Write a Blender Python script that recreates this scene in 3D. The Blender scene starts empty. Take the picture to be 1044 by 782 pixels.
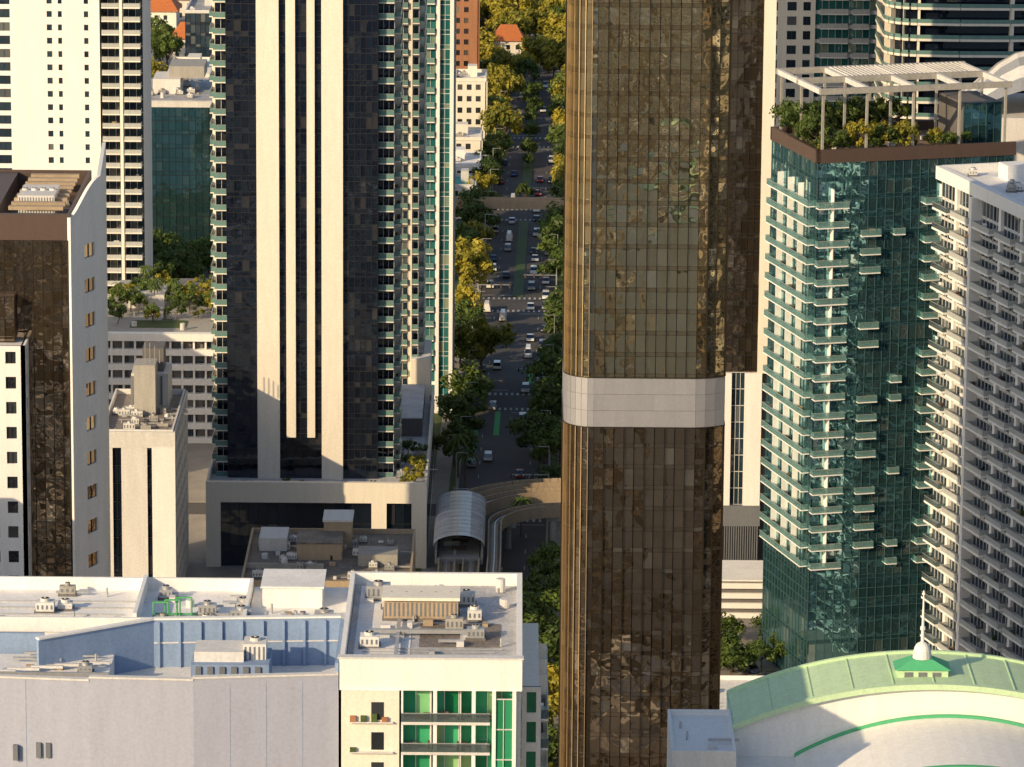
import bpy, math, random
from mathutils import Matrix, Vector
random.seed(7)
R=random.random
def U(a,b): return a+(b-a)*R()
scene=bpy.context.scene
AZ=math.radians(-45); EL=math.radians(21)

# ------------------------------------------------------------ materials
def _new(name):
    m=bpy.data.materials.new(name); m.use_nodes=True
    nt=m.node_tree; nt.nodes.clear()
    o=nt.nodes.new('ShaderNodeOutputMaterial'); p=nt.nodes.new('ShaderNodeBsdfPrincipled')
    nt.links.new(p.outputs[0],o.inputs[0]); return m,nt,p,o
def paint(name,col,rough=.7,metal=0,amt=.18,scale=.35,streak=True,spec=.4,fine=3.0):
    m,nt,p,o=_new(name); N=nt.nodes.new; L=nt.links.new
    tc=N('ShaderNodeTexCoord'); mp=N('ShaderNodeMapping'); mp.inputs['Scale'].default_value=(scale*2.5,scale*2.5,scale*(.35 if streak else 2.5))
    L(tc.outputs['Object'],mp.inputs[0])
    n1=N('ShaderNodeTexNoise'); n1.inputs['Scale'].default_value=1; n1.inputs['Detail'].default_value=6; n1.inputs['Roughness'].default_value=.65
    L(mp.outputs[0],n1.inputs['Vector'])
    n2=N('ShaderNodeTexNoise'); n2.inputs['Scale'].default_value=fine; n2.inputs['Detail'].default_value=3
    L(tc.outputs['Object'],n2.inputs['Vector'])
    ad=N('ShaderNodeMath'); ad.operation='ADD'; L(n1.outputs[0],ad.inputs[0]); L(n2.outputs[0],ad.inputs[1])
    at=N('ShaderNodeAttribute'); at.attribute_name='var'
    a2=N('ShaderNodeMath'); a2.operation='MULTIPLY_ADD'; L(at.outputs['Fac'],a2.inputs[0]); a2.inputs[1].default_value=.35; L(ad.outputs[0],a2.inputs[2])
    mr=N('ShaderNodeMapRange'); mr.inputs[1].default_value=.6; mr.inputs[2].default_value=1.7; mr.inputs[3].default_value=1-amt*1.5; mr.inputs[4].default_value=1+amt*.6
    L(a2.outputs[0],mr.inputs[0])
    mx=N('ShaderNodeVectorMath'); mx.operation='SCALE'; mx.inputs[0].default_value=col[:3]; L(mr.outputs[0],mx.inputs['Scale'])
    L(mx.outputs[0],p.inputs['Base Color']); p.inputs['Roughness'].default_value=rough; p.inputs['Metallic'].default_value=metal
    p.inputs['Specular IOR Level'].default_value=spec
    return m
def glass(name,ca,cb,cc=None,ior=1.9,rough=.03,metal=0,tint=(1,1,1),wob=.12,wscale=.5):
    """curtain-wall glass; colour differs pane to pane (attribute var), slightly wavy"""
    m,nt,p,o=_new(name); N=nt.nodes.new; L=nt.links.new
    at=N('ShaderNodeAttribute'); at.attribute_name='var'
    cr=N('ShaderNodeValToRGB'); e=cr.color_ramp.elements
    e[0].position=0; e[0].color=(*ca,1); e[1].position=.85; e[1].color=(*cb,1)
    if cc: x=e.new(.97); x.color=(*cc,1)
    L(at.outputs['Fac'],cr.inputs[0]); L(cr.outputs[0],p.inputs['Base Color'])
    p.inputs['Roughness'].default_value=rough; p.inputs['IOR'].default_value=ior; p.inputs['Metallic'].default_value=metal
    p.inputs['Specular Tint'].default_value=(*tint,1)
    tc=N('ShaderNodeTexCoord'); n=N('ShaderNodeTexNoise'); n.inputs['Scale'].default_value=wscale; n.inputs['Detail'].default_value=2
    L(tc.outputs['Object'],n.inputs['Vector'])
    b=N('ShaderNodeBump'); b.inputs['Strength'].default_value=wob; b.inputs['Distance'].default_value=.25
    L(n.outputs[0],b.inputs['Height']); L(b.outputs[0],p.inputs['Normal'])
    return m
def railglass(name,col):
    m,nt,p,o=_new(name); N=nt.nodes.new; L=nt.links.new
    p.inputs['Base Color'].default_value=(*col,1); p.inputs['Roughness'].default_value=.08; p.inputs['IOR'].default_value=1.7
    t=N('ShaderNodeBsdfTransparent'); t.inputs[0].default_value=(.8,.9,.88,1); mx=N('ShaderNodeMixShader'); mx.inputs[0].default_value=.45
    L(t.outputs[0],mx.inputs[1]); L(p.outputs[0],mx.inputs[2]); L(mx.outputs[0],o.inputs[0]); return m
def leaf(name,ca,cb):
    m,nt,p,o=_new(name); N=nt.nodes.new; L=nt.links.new
    at=N('ShaderNodeAttribute'); at.attribute_name='var'
    oi=N('ShaderNodeObjectInfo')
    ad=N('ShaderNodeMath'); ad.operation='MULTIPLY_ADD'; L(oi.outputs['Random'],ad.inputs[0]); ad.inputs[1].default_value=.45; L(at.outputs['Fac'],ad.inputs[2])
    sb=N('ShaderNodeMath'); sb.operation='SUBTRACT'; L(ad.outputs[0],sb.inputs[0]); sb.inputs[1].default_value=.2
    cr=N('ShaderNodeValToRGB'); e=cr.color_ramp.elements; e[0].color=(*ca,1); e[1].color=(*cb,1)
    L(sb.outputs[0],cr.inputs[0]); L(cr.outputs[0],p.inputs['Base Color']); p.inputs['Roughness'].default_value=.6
    t=N('ShaderNodeBsdfTranslucent'); L(cr.outputs[0],t.inputs[0]); mx=N('ShaderNodeMixShader'); mx.inputs[0].default_value=.35
    L(p.outputs[0],mx.inputs[1]); L(t.outputs[0],mx.inputs[2]); L(mx.outputs[0],o.inputs[0]); return m

white=paint('white_paint',(.82,.80,.77),amt=.14)
cream=paint('cream_stucco',(.78,.72,.62),amt=.14)
offw=paint('offwhite_concrete',(.66,.64,.62),amt=.2)
roofw=paint('white_roof_membrane',(.82,.80,.78),amt=.25,streak=False,scale=.12)
roofg=paint('grey_roof_membrane',(.50,.50,.52),amt=.45,streak=False,scale=.12)
roofb=paint('gravel_roof',(.26,.22,.19),amt=.6,streak=False,scale=.15)
lilac=paint('lilac_shade_tone',(.38,.40,.50),amt=.14)  # lilac-grey painted in place of shade from an off-frame building
blueg=paint('blue_grey_screen',(.24,.33,.50),amt=.2)
conc=paint('concrete',(.38,.36,.33),amt=.3)
dconc=paint('dark_concrete',(.16,.15,.15),amt=.3)
tan=paint('tan_concrete',(.42,.32,.22),amt=.25)
brick=paint('red_brick',(.36,.16,.08),amt=.3)
tile=paint('clay_roof_tile',(.55,.17,.05),amt=.3,streak=False)
metalg=paint('metal_panel',(.42,.42,.45),rough=.38,metal=.5,amt=.12)
mulb=paint('bronze_mullion',(.05,.04,.028),rough=.4,metal=.6)
glintfin=paint('brass_glint_fin',(.62,.46,.27),rough=.42,metal=.85)  # for glint fins added on the curved glass corner
mulk=paint('dark_mullion',(.03,.03,.035),rough=.4,metal=.3)
mult=paint('teal_mullion',(.05,.11,.12),rough=.4,metal=.2)
mulw=paint('white_mullion',(.6,.6,.58),rough=.5)
steel=paint('galvanised_steel',(.5,.5,.5),rough=.4,metal=.5)
louv=paint('louvre_grey',(.17,.18,.2),rough=.5)
mint=paint('mint_roof',(.54,.72,.45),amt=.18,streak=False)
greent=paint('green_trim',(.08,.42,.2),amt=.12)
greenp=paint('green_pipe',(.08,.4,.12))
brownm=paint('dark_brown_cladding',(.09,.06,.05),rough=.5)
wood=paint('wood_deck',(.22,.15,.1))
void=paint('interior_dark',(.012,.012,.014))
gbr=glass('gold_glass',(.50,.43,.27),(.58,.50,.32),(.70,.62,.44),metal=.97,wob=.75,wscale=.2)
gbr2=glass('dark_brown_glass',(.25,.19,.13),(.32,.25,.175),(.46,.38,.28),metal=.93,wob=.7,wscale=.2)
gbs=glass('brown_spandrel_glass',(.30,.25,.155),(.36,.30,.19),metal=.9,rough=.06,wob=.6,wscale=.2)
gnv=glass('navy_glass',(.004,.006,.013),(.008,.013,.024),(.03,.03,.034),ior=1.8,tint=(.8,.9,1),wob=.4,wscale=.22)
gtl=glass('teal_glass',(.16,.36,.40),(.25,.48,.52),(.55,.70,.68),metal=.92,wob=.8,wscale=.2)
gtd=glass('dark_teal_glass',(.07,.19,.22),(.10,.24,.28),(.15,.28,.3),metal=.85,wob=.6,wscale=.2)
gtx=glass('teal_balcony_glass',(.01,.08,.09),(.03,.15,.15),(.2,.24,.18),ior=1.9)
ggr=glass('green_glass',(.01,.14,.06),(.06,.40,.2),(.35,.55,.25),ior=1.7)
gbl=glass('blue_glass',(.01,.02,.035),(.03,.05,.07),(.12,.13,.13),ior=1.7)
gcr=glass('window_glass',(.01,.012,.016),(.04,.045,.05),(.25,.2,.14),ior=1.6)
rail=railglass('rail_glass',(.18,.32,.32))
railf=paint('far_rail_glass',(.14,.25,.23),rough=.2)
raill=paint('light_rail',(.44,.45,.44),rough=.35)
railk=railglass('rail_glass_dark',(.1,.12,.13))
asph=paint('asphalt',(.085,.08,.082),amt=.35,streak=False,scale=.05,rough=.85)
pave=paint('paving',(.30,.275,.25),amt=.35,streak=False,scale=.08)
grass=paint('grass',(.07,.11,.03),amt=.5,streak=False)
mark=paint('road_marking',(.5,.5,.48),amt=.5)
markg=paint('green_bike_lane',(.06,.36,.1),amt=.3)
bark=paint('bark',(.14,.1,.07))
lg=leaf('leaf_green',(.028,.055,.010),(.14,.20,.03))
ly=leaf('leaf_sunlit',(.08,.11,.012),(.52,.42,.04))  # brighter yellow leaf: sunlight put into the colour

# ------------------------------------------------------------ mesh builder
class B:
    def __init__(s): s.v=[];s.f=[];s.m=[];s.a=[];s.mats=[]
    def mi(s,m):
        if m not in s.mats: s.mats.append(m)
        return s.mats.index(m)
    def poly(s,pts,m,a=None):
        n=len(s.v); s.v.extend(tuple(p) for p in pts); s.f.append(tuple(range(n,n+len(pts))))
        s.m.append(s.mi(m)); s.a.append(R() if a is None else a)
    def hexa(s,c,m,a=None):
        n=len(s.v); s.v.extend(c); a=R() if a is None else a; k=s.mi(m)
        for f in ((0,3,2,1),(4,5,6,7),(0,1,5,4),(1,2,6,5),(2,3,7,6),(3,0,4,7)):
            s.f.append(tuple(n+i for i in f)); s.m.append(k); s.a.append(a)
    def box(s,x0,y0,z0,x1,y1,z1,m,a=None):
        s.hexa([(x0,y0,z0),(x1,y0,z0),(x1,y1,z0),(x0,y1,z0),(x0,y0,z1),(x1,y0,z1),(x1,y1,z1),(x0,y1,z1)],m,a)
    def ob(s,p,q,z0,z1,out,inn,m,a=None):
        """box along plan line p->q; outward is the right-hand side of p->q"""
        dx,dy=q[0]-p[0],q[1]-p[1]; l=math.hypot(dx,dy) or 1; nx,ny=dy/l,-dx/l
        P=(p[0]+nx*out,p[1]+ny*out);Q=(q[0]+nx*out,q[1]+ny*out)
        P2=(p[0]-nx*inn,p[1]-ny*inn);Q2=(q[0]-nx*inn,q[1]-ny*inn)
        s.hexa([(*P,z0),(*Q,z0),(*Q2,z0),(*P2,z0),(*P,z1),(*Q,z1),(*Q2,z1),(*P2,z1)],m,a)
    def cyl(s,x,y,z0,z1,r,m,n=10,r2=None,a=None):
        r2=r if r2 is None else r2; k=len(s.v); a=R() if a is None else a
        for (z,rr) in ((z0,r),(z1,r2)):
            for i in range(n):
                t=2*math.pi*i/n; s.v.append((x+rr*math.cos(t),y+rr*math.sin(t),z))
        for i in range(n):
            j=(i+1)%n; s.f.append((k+i,k+j,k+n+j,k+n+i)); s.m.append(s.mi(m)); s.a.append(a)
        s.f.append(tuple(k+n+i for i in range(n))); s.m.append(s.mi(m)); s.a.append(a)
    def mesh(s,name):
        me=bpy.data.meshes.new(name); me.from_pydata(s.v,[],s.f)
        for m in s.mats: me.materials.append(m)
        me.polygons.foreach_set('material_index',s.m)
        at=me.attributes.new('var','FLOAT','FACE'); at.data.foreach_set('value',s.a)
        me.update(); return me
    def obj(s,name):
        o=bpy.data.objects.new(name,s.mesh(name)); scene.collection.objects.link(o); return o
def lerp(p,q,t): return (p[0]+(q[0]-p[0])*t,p[1]+(q[1]-p[1])*t)
def dist(p,q): return math.hypot(q[0]-p[0],q[1]-p[1])
def off(p,q,d):
    l=dist(p,q); nx,ny=(q[1]-p[1])/l,-(q[0]-p[0])/l
    return (p[0]+nx*d,p[1]+ny*d),(q[0]+nx*d,q[1]+ny*d)
def facade(b,p,q,z0,z1,fh,cw,gm,mm,sm=None,sp=.25,tilt=.01,md=.12,mw=.08,hm=.12,back=True,hmat=None):
    L=dist(p,q); n=max(1,round(L/cw)); k=max(1,round((z1-z0)/fh)); fh=(z1-z0)/k
    nx,ny=(q[1]-p[1])/L,-(q[0]-p[0])/L; hmat=hmat or mm
    if back: b.ob(p,q,z0,z1,-.12,.3,void)
    for i in range(n):
        a=lerp(p,q,i/n); c=lerp(p,q,(i+1)/n); w=L/n
        for j in range(k):
            zz=z0+j*fh; za=zz+(sp*fh if sm else 0)
            tx=U(-tilt,tilt)*w*.5; tz=U(-tilt,tilt)*fh*.4
            def P(u,z,o): return (u[0]+nx*o,u[1]+ny*o,z)
            b.poly([P(a,za,-tx-tz),P(c,za,tx-tz),P(c,zz+fh,tx+tz),P(a,zz+fh,-tx+tz)],gm)
            if sm: b.poly([P(a,zz,0),P(c,zz,0),P(c,za,0),P(a,za,0)],sm)
    if mw>0:
        ux,uy=(q[0]-p[0])/L*mw/2,(q[1]-p[1])/L*mw/2
        for i in range(n+1):
            a=lerp(p,q,i/n); b.ob((a[0]-ux,a[1]-uy),(a[0]+ux,a[1]+uy),z0,z1,md,.05,mm)
    if hm>0:
        for j in range(k+1):
            zz=z0+j*fh; b.ob(p,q,zz-hm/2,zz+hm/2,md*.7,.05,hmat)
            if sm and j<k: b.ob(p,q,zz+sp*fh-hm/3,zz+sp*fh+hm/3,md*.5,.05,hmat)
def punched(b,p,q,z0,z1,fh,cols,lo,hi,wm,gm,dep=.3):
    """wall with real recessed openings. cols: list of (u0,u1) in metres along p->q"""
    L=dist(p,q); k=max(1,round((z1-z0)/fh)); fh=(z1-z0)/k
    P=lambda u: lerp(p,q,u/L)
    b.ob(p,q,z0,z1,-dep,dep+.3,void)
    cols=sorted(cols); prev=0; spans=[]
    for (u0,u1) in cols: spans.append((prev,u0)); prev=u1
    spans.append((prev,L))
    for (u0,u1) in spans:
        if u1-u0>.01: b.ob(P(u0),P(u1),z0,z1,0,dep,wm,.5)
    for (u0,u1) in cols:
        for j in range(k):
            zz=z0+j*fh
            b.ob(P(u0),P(u1),zz,zz+lo*fh,-.002,dep,wm,.5)
            b.ob(P(u0),P(u1),zz+hi*fh,zz+fh,-.002,dep,wm,.5)
            a,c=off(P(u0),P(u1),-dep*.8); b.poly([(*a,zz+lo*fh),(*c,zz+lo*fh),(*c,zz+hi*fh),(*a,zz+hi*fh)],gm)
            if u1-u0>1.2:
                mA=lerp(P(u0),P(u1),.5); mB=lerp(P(u0),P(u1),.5+.07/(u1-u0)); b.ob(mA,mB,zz+lo*fh,zz+hi*fh,-dep*.5,dep,mulk)
def balconies(b,p,q,z0,z1,fh,dep,sm,rm,bays=1,clutter=.5,th=.22,div=True,skip=0):
    k=max(1,round((z1-z0)/fh)); fh=(z1-z0)/k; L=dist(p,q)
    for j in range(k):
        if R()<skip: continue
        zz=z0+j*fh
        b.ob(p,q,zz,zz+th,dep,0,sm)
        b.ob(p,q,zz+th,zz+1.2,dep-.03,-(dep-.08),rm)
        b.ob(p,q,zz+1.2,zz+1.27,dep,-(dep-.1),steel)
        for e in (0,1):
            u=lerp(p,q,.001 if e==0 else 1-.06/L); w=lerp(p,q,.05/L if e==0 else .999)
            b.ob(u,w,zz+th,zz+1.2,dep-.05,0,rm)
        for i in range(bays+1):
            if not div: break
            if bays>0 and (0<i<bays):
                u=lerp(p,q,i/bays-.07/L); w=lerp(p,q,i/bays+.07/L); b.ob(u,w,zz+th,zz+fh,dep*.85,0,sm)
        for i in range(max(1,bays)*2):
            if R()<clutter:
                t=U(.05,.85); u=lerp(p,q,t); w=lerp(p,q,min(.97,t+U(.5,1.2)/L)); o=U(.5,dep*.8)
                b.ob(u,w,zz+th,zz+th+U(.4,1.0),o,-(o-.5),random.choice([brownm,white,wood,dconc,grass,tan]))
def fan(b,x,y,z,r,m=steel):
    b.cyl(x,y,z,z+.35,r,m,12); b.cyl(x,y,z+.352,z+.36,r*.82,void,12); b.cyl(x,y,z+.36,z+.42,r*.25,m,8)
def hvac(b,x,y,z,w,d,h,m=None):
    m=m or random.choice([steel,offw,conc,offw])
    b.box(x-w/2-.15,y-d/2-.15,z,x+w/2+.15,y+d/2+.15,z+.25,dconc)
    b.box(x-w/2,y-d/2,z+.25,x+w/2,y+d/2,z+h,m)
    n=max(2,int(w/.45))
    for i in range(n):
        u=x-w/2+w*(i+.3)/n; b.box(u,y-d/2-.03,z+.5,u+w/n*.4,y-d/2,z+h-.3,louv)
    for i in range(max(1,int(w/1.5))): fan(b,x-w/2+w*(i+.5)/max(1,int(w/1.5)),y,z+h,min(.55,d*.35),m)
def duct(b,x0,y0,x1,y1,z,w=.6,m=steel):
    b.box(min(x0,x1),min(y0,y1),z+.3,max(x0,x1)+w,max(y0,y1)+w,z+.3+w*.8,m)
def clutter(b,x0,y0,x1,y1,z,n):
    for i in range(n):
        x,y=U(x0,x1),U(y0,y1); t=R()
        if t<.25: hvac(b,x,y,z,U(1,2.4),U(.8,1.6),U(.7,1.4))
        elif t<.5: b.cyl(x,y,z,z+U(.4,1.1),.13,steel,8)
        elif t<.75: duct(b,x,y,x+U(1,4),y,z,U(.15,.4))
        elif t<.82: b.cyl(x,y,z,z+U(.8,1.5),U(.3,.6),offw,12)
        else: b.box(x,y,z,x+U(.4,1.2),y+U(.4,1.2),z+U(.2,.7),random.choice([offw,roofg,tan]))
def parapet(b,x0,y0,x1,y1,z0,z1,m,t=.35):
    b.box(x0,y0,z0,x1,y0+t,z1,m,.5); b.box(x0,y1-t,z0,x1,y1,z1,m,.5)
    b.box(x0,y0+t,z0,x0+t,y1-t,z1,m,.5); b.box(x1-t,y0+t,z0,x1,y1-t,z1,m,.5)

# ------------------------------------------------------------ camera / light
cam=bpy.data.cameras.new('camera'); co=bpy.data.objects.new('camera',cam); scene.collection.objects.link(co)
cam.sensor_width=36; cam.lens=36*4825/1044; cam.clip_start=1; cam.clip_end=20000
co.matrix_world=Matrix.Translation((0,0,240))@Matrix.Rotation(math.radians(77),4,'X')@Matrix.Rotation(.008,4,'Z')
scene.camera=co
w=bpy.data.worlds.new('World'); scene.world=w; w.use_nodes=True; nt=w.node_tree
bg=nt.nodes['Background']; sk=nt.nodes.new('ShaderNodeTexSky'); sk.sky_type='NISHITA'; sk.sun_disc=False
sk.sun_elevation=EL; sk.sun_rotation=math.pi-AZ; sk.dust_density=1.2
nt.links.new(sk.outputs[0],bg.inputs[0]); bg.inputs[1].default_value=.15
sl=bpy.data.lights.new('sun','SUN'); sl.energy=5.0; sl.angle=math.radians(.5); sl.color=(1,.77,.46)
so=bpy.data.objects.new('sun',sl); scene.collection.objects.link(so)
ts=Vector((math.sin(AZ)*math.cos(EL),-math.cos(AZ)*math.cos(EL),math.sin(EL)))
so.rotation_euler=ts.to_track_quat('Z','Y').to_euler()
scene.view_settings.view_transform='Standard'; scene.view_settings.look='None'; scene.view_settings.exposure=0

# ------------------------------------------------------------ ground, roads
b=B(); b.poly([(-9000,-9000,0),(9000,-9000,0),(9000,12000,0),(-9000,12000,0)],asph,.5); b.obj('ground')
xc=lambda y: 4.5+(y-1342)*.0155
crosses=[560,700,800,925,1022,1125,1240,1350,1452,1560,1700]
b=B()
def blk(x0f,x1f,y0,y1,m,z=.13):
    b.hexa([(x0f(y0),y0,0.0),(x1f(y0),y0,0),(x1f(y1),y1,0),(x0f(y1),y1,0),(x0f(y0),y0,z),(x1f(y0),y0,z),(x1f(y1),y1,z),(x0f(y1),y1,z)],m,.5)
RW=9.2
for i in range(len(crosses)-1):
    y0,y1=crosses[i]+5,crosses[i+1]-5
    for sgn in (-1,1):
        for kx in range(3):
            a=RW+kx*85; c=a+75
            f0=lambda y,a=a: xc(y)+sgn*a; f1=lambda y,c=c: xc(y)+sgn*c
            if sgn<0: f0,f1=f1,f0
            blk(f0,f1,y0,y1,pave)
b.obj('pavement')
b=B()
for i in range(len(crosses)-1):
    y0,y1=crosses[i]+9,crosses[i+1]-9
    if crosses[i]>=1125: blk(lambda y:xc(y)-1.3,lambda y:xc(y)+1.3,y0,y1,grass,.16)
    for s_ in (-1,1):
        for (u,v) in ((RW+.4,RW+1.9),(14.5,24)):
            if R()<.9: blk(lambda y:xc(y)+min(s_*u,s_*v),lambda y:xc(y)+max(s_*u,s_*v),y0,y1,grass,.18)
b.obj('grass_verge')
b=B()
def mk(x0,x1,y0,y1,m,z=.004): b.poly([(xc(y0)+x0,y0,z),(xc(y0)+x1,y0,z),(xc(y1)+x1,y1,z),(xc(y1)+x0,y1,z)],m)
y=700
while y<1700:
    if min(abs(y-c) for c in crosses)>12:
        for xo in (-5.3,5.3): mk(xo-.07,xo+.07,y,y+3,mark)
    y+=12
for c in crosses:
    for side in (-8.5,6):
        for i in range(14): mk(-8.6+i*1.25,-8.6+i*1.25+.5,c+side,c+side+2.2,mark)
    mk(-8.8,-.5,c+10.6,c+10.95,mark); mk(.5,8.8,c-11,c-10.65,mark)
mk(6.3,7.9,1036,1060,markg,.006); mk(3.8,5.0,1040,1050,markg,.006); mk(-3.0,-1.8,990,1012,markg,.006); mk(-7.4,-6.4,975,1000,markg,.006)
b.obj('road_marking')

# ------------------------------------------------------------ trees
def tree_mesh(name,h,r,leafm,n=1500,ls=.55,clumps=16):
    b=B(); th=h*.42
    def limb(p,q,r0,r1):
        p=Vector(p);q=Vector(q);d=(q-p).normalized();u=d.orthogonal().normalized();v=d.cross(u);k=6;s=len(b.v)
        for (c,rr) in ((p,r0),(q,r1)):
            for i in range(k):
                t=2*math.pi*i/k; b.v.append(tuple(c+u*rr*math.cos(t)+v*rr*math.sin(t)))
        for i in range(k):
            j=(i+1)%k; b.f.append((s+i,s+j,s+k+j,s+k+i)); b.m.append(b.mi(bark)); b.a.append(.5)
    limb((0,0,0),(U(-.3,.3),U(-.3,.3),th),h*.03,h*.02)
    cl=[]
    for i in range(clumps):
        t=2*math.pi*i/clumps*2.4+U(-.4,.4); rr=r*math.sqrt(R())*.85; zz=th+U(.0,1)*(h-th)*(1-.45*(rr/r))
        c=(rr*math.cos(t),rr*math.sin(t),zz); cl.append((c,r*U(.22,.42),U(0,1)))
        if i%2==0: limb((0,0,th*U(.7,1)),c,h*.014,h*.004)
    for (c,cr,sh) in cl:
        for i in range(n//clumps):
            d=Vector((random.gauss(0,1),random.gauss(0,1),random.gauss(0,.8))).normalized()*cr*(R()**.4)
            p=Vector(c)+d; nrm=(d.normalized()+Vector((U(-.8,.8),U(-.8,.8),U(-.3,1)))).normalized()
            u=nrm.orthogonal().normalized(); v=nrm.cross(u); s=ls*U(.5,1.2)
            b.poly([p-u*s-v*s*.4,p+v*s*.5,p+u*s-v*s*.2,p-v*s*.6],leafm,min(1,max(0,.25+.35*sh+.25*(d.z/cr)+U(-.1,.2))))  # clump tops get the lit leaf tone, light from above put into colour
    return b.mesh(name)
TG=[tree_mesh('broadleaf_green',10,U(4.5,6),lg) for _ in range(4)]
TY=[tree_mesh('broadleaf_sunlit',10,U(4.2,5.5),ly) for _ in range(4)]
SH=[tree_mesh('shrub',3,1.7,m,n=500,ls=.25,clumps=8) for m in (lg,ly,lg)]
def palm_mesh():
    b=B(); h=9
    for i in range(6): b.cyl(.12*i*i/12,0,h*i/6,h*(i+1)/6,.22-.012*i,bark,7,.21-.012*i)
    top=Vector((.3,0,h))
    for i in range(22):
        t=2*math.pi*i/22+U(-.15,.15); el=U(-.2,1.0); ln=U(2.4,3.2); prev=top; d=Vector((math.cos(t),math.sin(t),0))
        side=Vector((-d.y,d.x,0))
        for k in range(5):
            s=(k+1)/5; q=top+d*ln*s+Vector((0,0,ln*(el*s-1.1*s*s))); wd=.5*(1-abs(s-.45))
            b.poly([prev,prev+side*wd-Vector((0,0,.2)),q+side*wd*.8-Vector((0,0,.25)),q],lg,U(.2,.9))
            b.poly([prev,q,q-side*wd*.8-Vector((0,0,.25)),prev-side*wd-Vector((0,0,.2))],lg,U(.2,.9)); prev=q
    return b.mesh('palm')
PM=palm_mesh()
def plant(me,x,y,z,s,name,sz=None):
    o=bpy.data.objects.new(name,me); scene.collection.objects.link(o); o.location=(x,y,z); o.rotation_euler=(0,0,U(0,6.28)); o.scale=(s,s,(sz or s)); return o
def tg(x,y,s=1,z=.1): plant(random.choice(TG),x,y,z,s,'broadleaf_tree',s*U(.85,1.1))
def ty(x,y,s=1,z=.1): plant(random.choice(TY),x,y,z,s,'broadleaf_tree',s*U(.9,1.15))
def pt(x,y,s=1,z=.1): plant(PM,x,y,z,s,'palm_tree')
for (x,y,s,k) in [(-7,1040,1.4,'y'),(-12,1055,1.0,'g'),(-12,1100,1.1,'y'),(-11.5,1128,1.3,'y'),(-11,1142,1.2,'y'),(-9.5,1150,.9,'g'),(-9,1205,1.1,'g'),(-12,1215,1.2,'g'),(-10,1185,.9,'y'),
  (-10.5,1085,1.1,'g'),(-11,1072,1.0,'g'),(-12,1165,1.1,'g'),(-13,1178,1,'g'),(-9,1228,1,'g'),(-9.5,1010,1.1,'g'),(-11,996,1.0,'g'),(-9.5,982,.8,'g'),(-12,962,.9,'g'),
  (-3,1330,1.3,'y'),(-6,1316,1.0,'g'),(-4,1400,1.3,'y'),(-6,1420,1.1,'y'),(-7,1375,.8,'g'),(-5,1385,.9,'y'),(-7,1300,.8,'g'),
  (10,952,1.2,'g'),(7,966,1.2,'g'),(10,985,1.3,'g'),(8,1000,1.1,'g'),(11,1015,1.3,'g'),(10,1035,1.0,'g'),(11.5,1050,1.0,'g'),(13,1075,1.1,'g'),(12.5,1088,1.1,'g'),(13,1100,1.1,'g'),(12.5,1160,1.2,'g'),(13,1140,1.3,'g'),(14,1175,1.2,'g'),(13,1195,1.2,'g'),(15,1230,1.1,'g'),(13,1215,1.1,'g'),
  (5,800,1.0,'g'),(6.5,815,1.1,'g'),(5.2,830,1.0,'g'),(7,845,1.0,'g'),(5,775,1.1,'y'),(3.5,762,.9,'y'),(5,745,1,'g'),(3,785,.9,'g'),(7.5,860,.8,'g'),(4.6,730,1,'y'),(3.4,750,.8,'y'),(7,875,.7,'g'),(8.5,935,.8,'g')]:
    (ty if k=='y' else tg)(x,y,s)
for (x,y) in [(-9.5,945),(-11,952),(2,905),(-6,1270)]: pt(x,y,U(.8,1.0))
y=1255
while y<1440:
    (ty if R()<.6 else tg)(xc(y)+11.5+U(-1,1),y,U(.8,1.2)); 
    if R()<.45: tg(xc(y),y,U(.4,.65))
    if R()<.5: (ty if R()<.4 else tg)(xc(y)-11.5+U(-1,1),y,U(.7,1.0))
    y+=U(8,13)
for i in range(190):
    yy=U(1440,1720); xx=U(-34,36)
    if abs(xx-xc(yy))<5.5 and R()<.7: continue
    (ty if R()<.82 else tg)(xx,yy,U(.9,1.5))
for i in range(26): tg(U(-96,-74),U(1135,1165),U(.7,1.1))
for i in range(110): (ty if R()<.45 else tg)(U(-130,-30),U(1350,1800),U(.8,1.4))
for i in range(10): tg(U(37,50),U(806,838),U(.5,.8))
for i in range(16): (ty if R()<.4 else tg)(U(-62,-20),U(1050,1200),U(.8,1.1))

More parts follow.
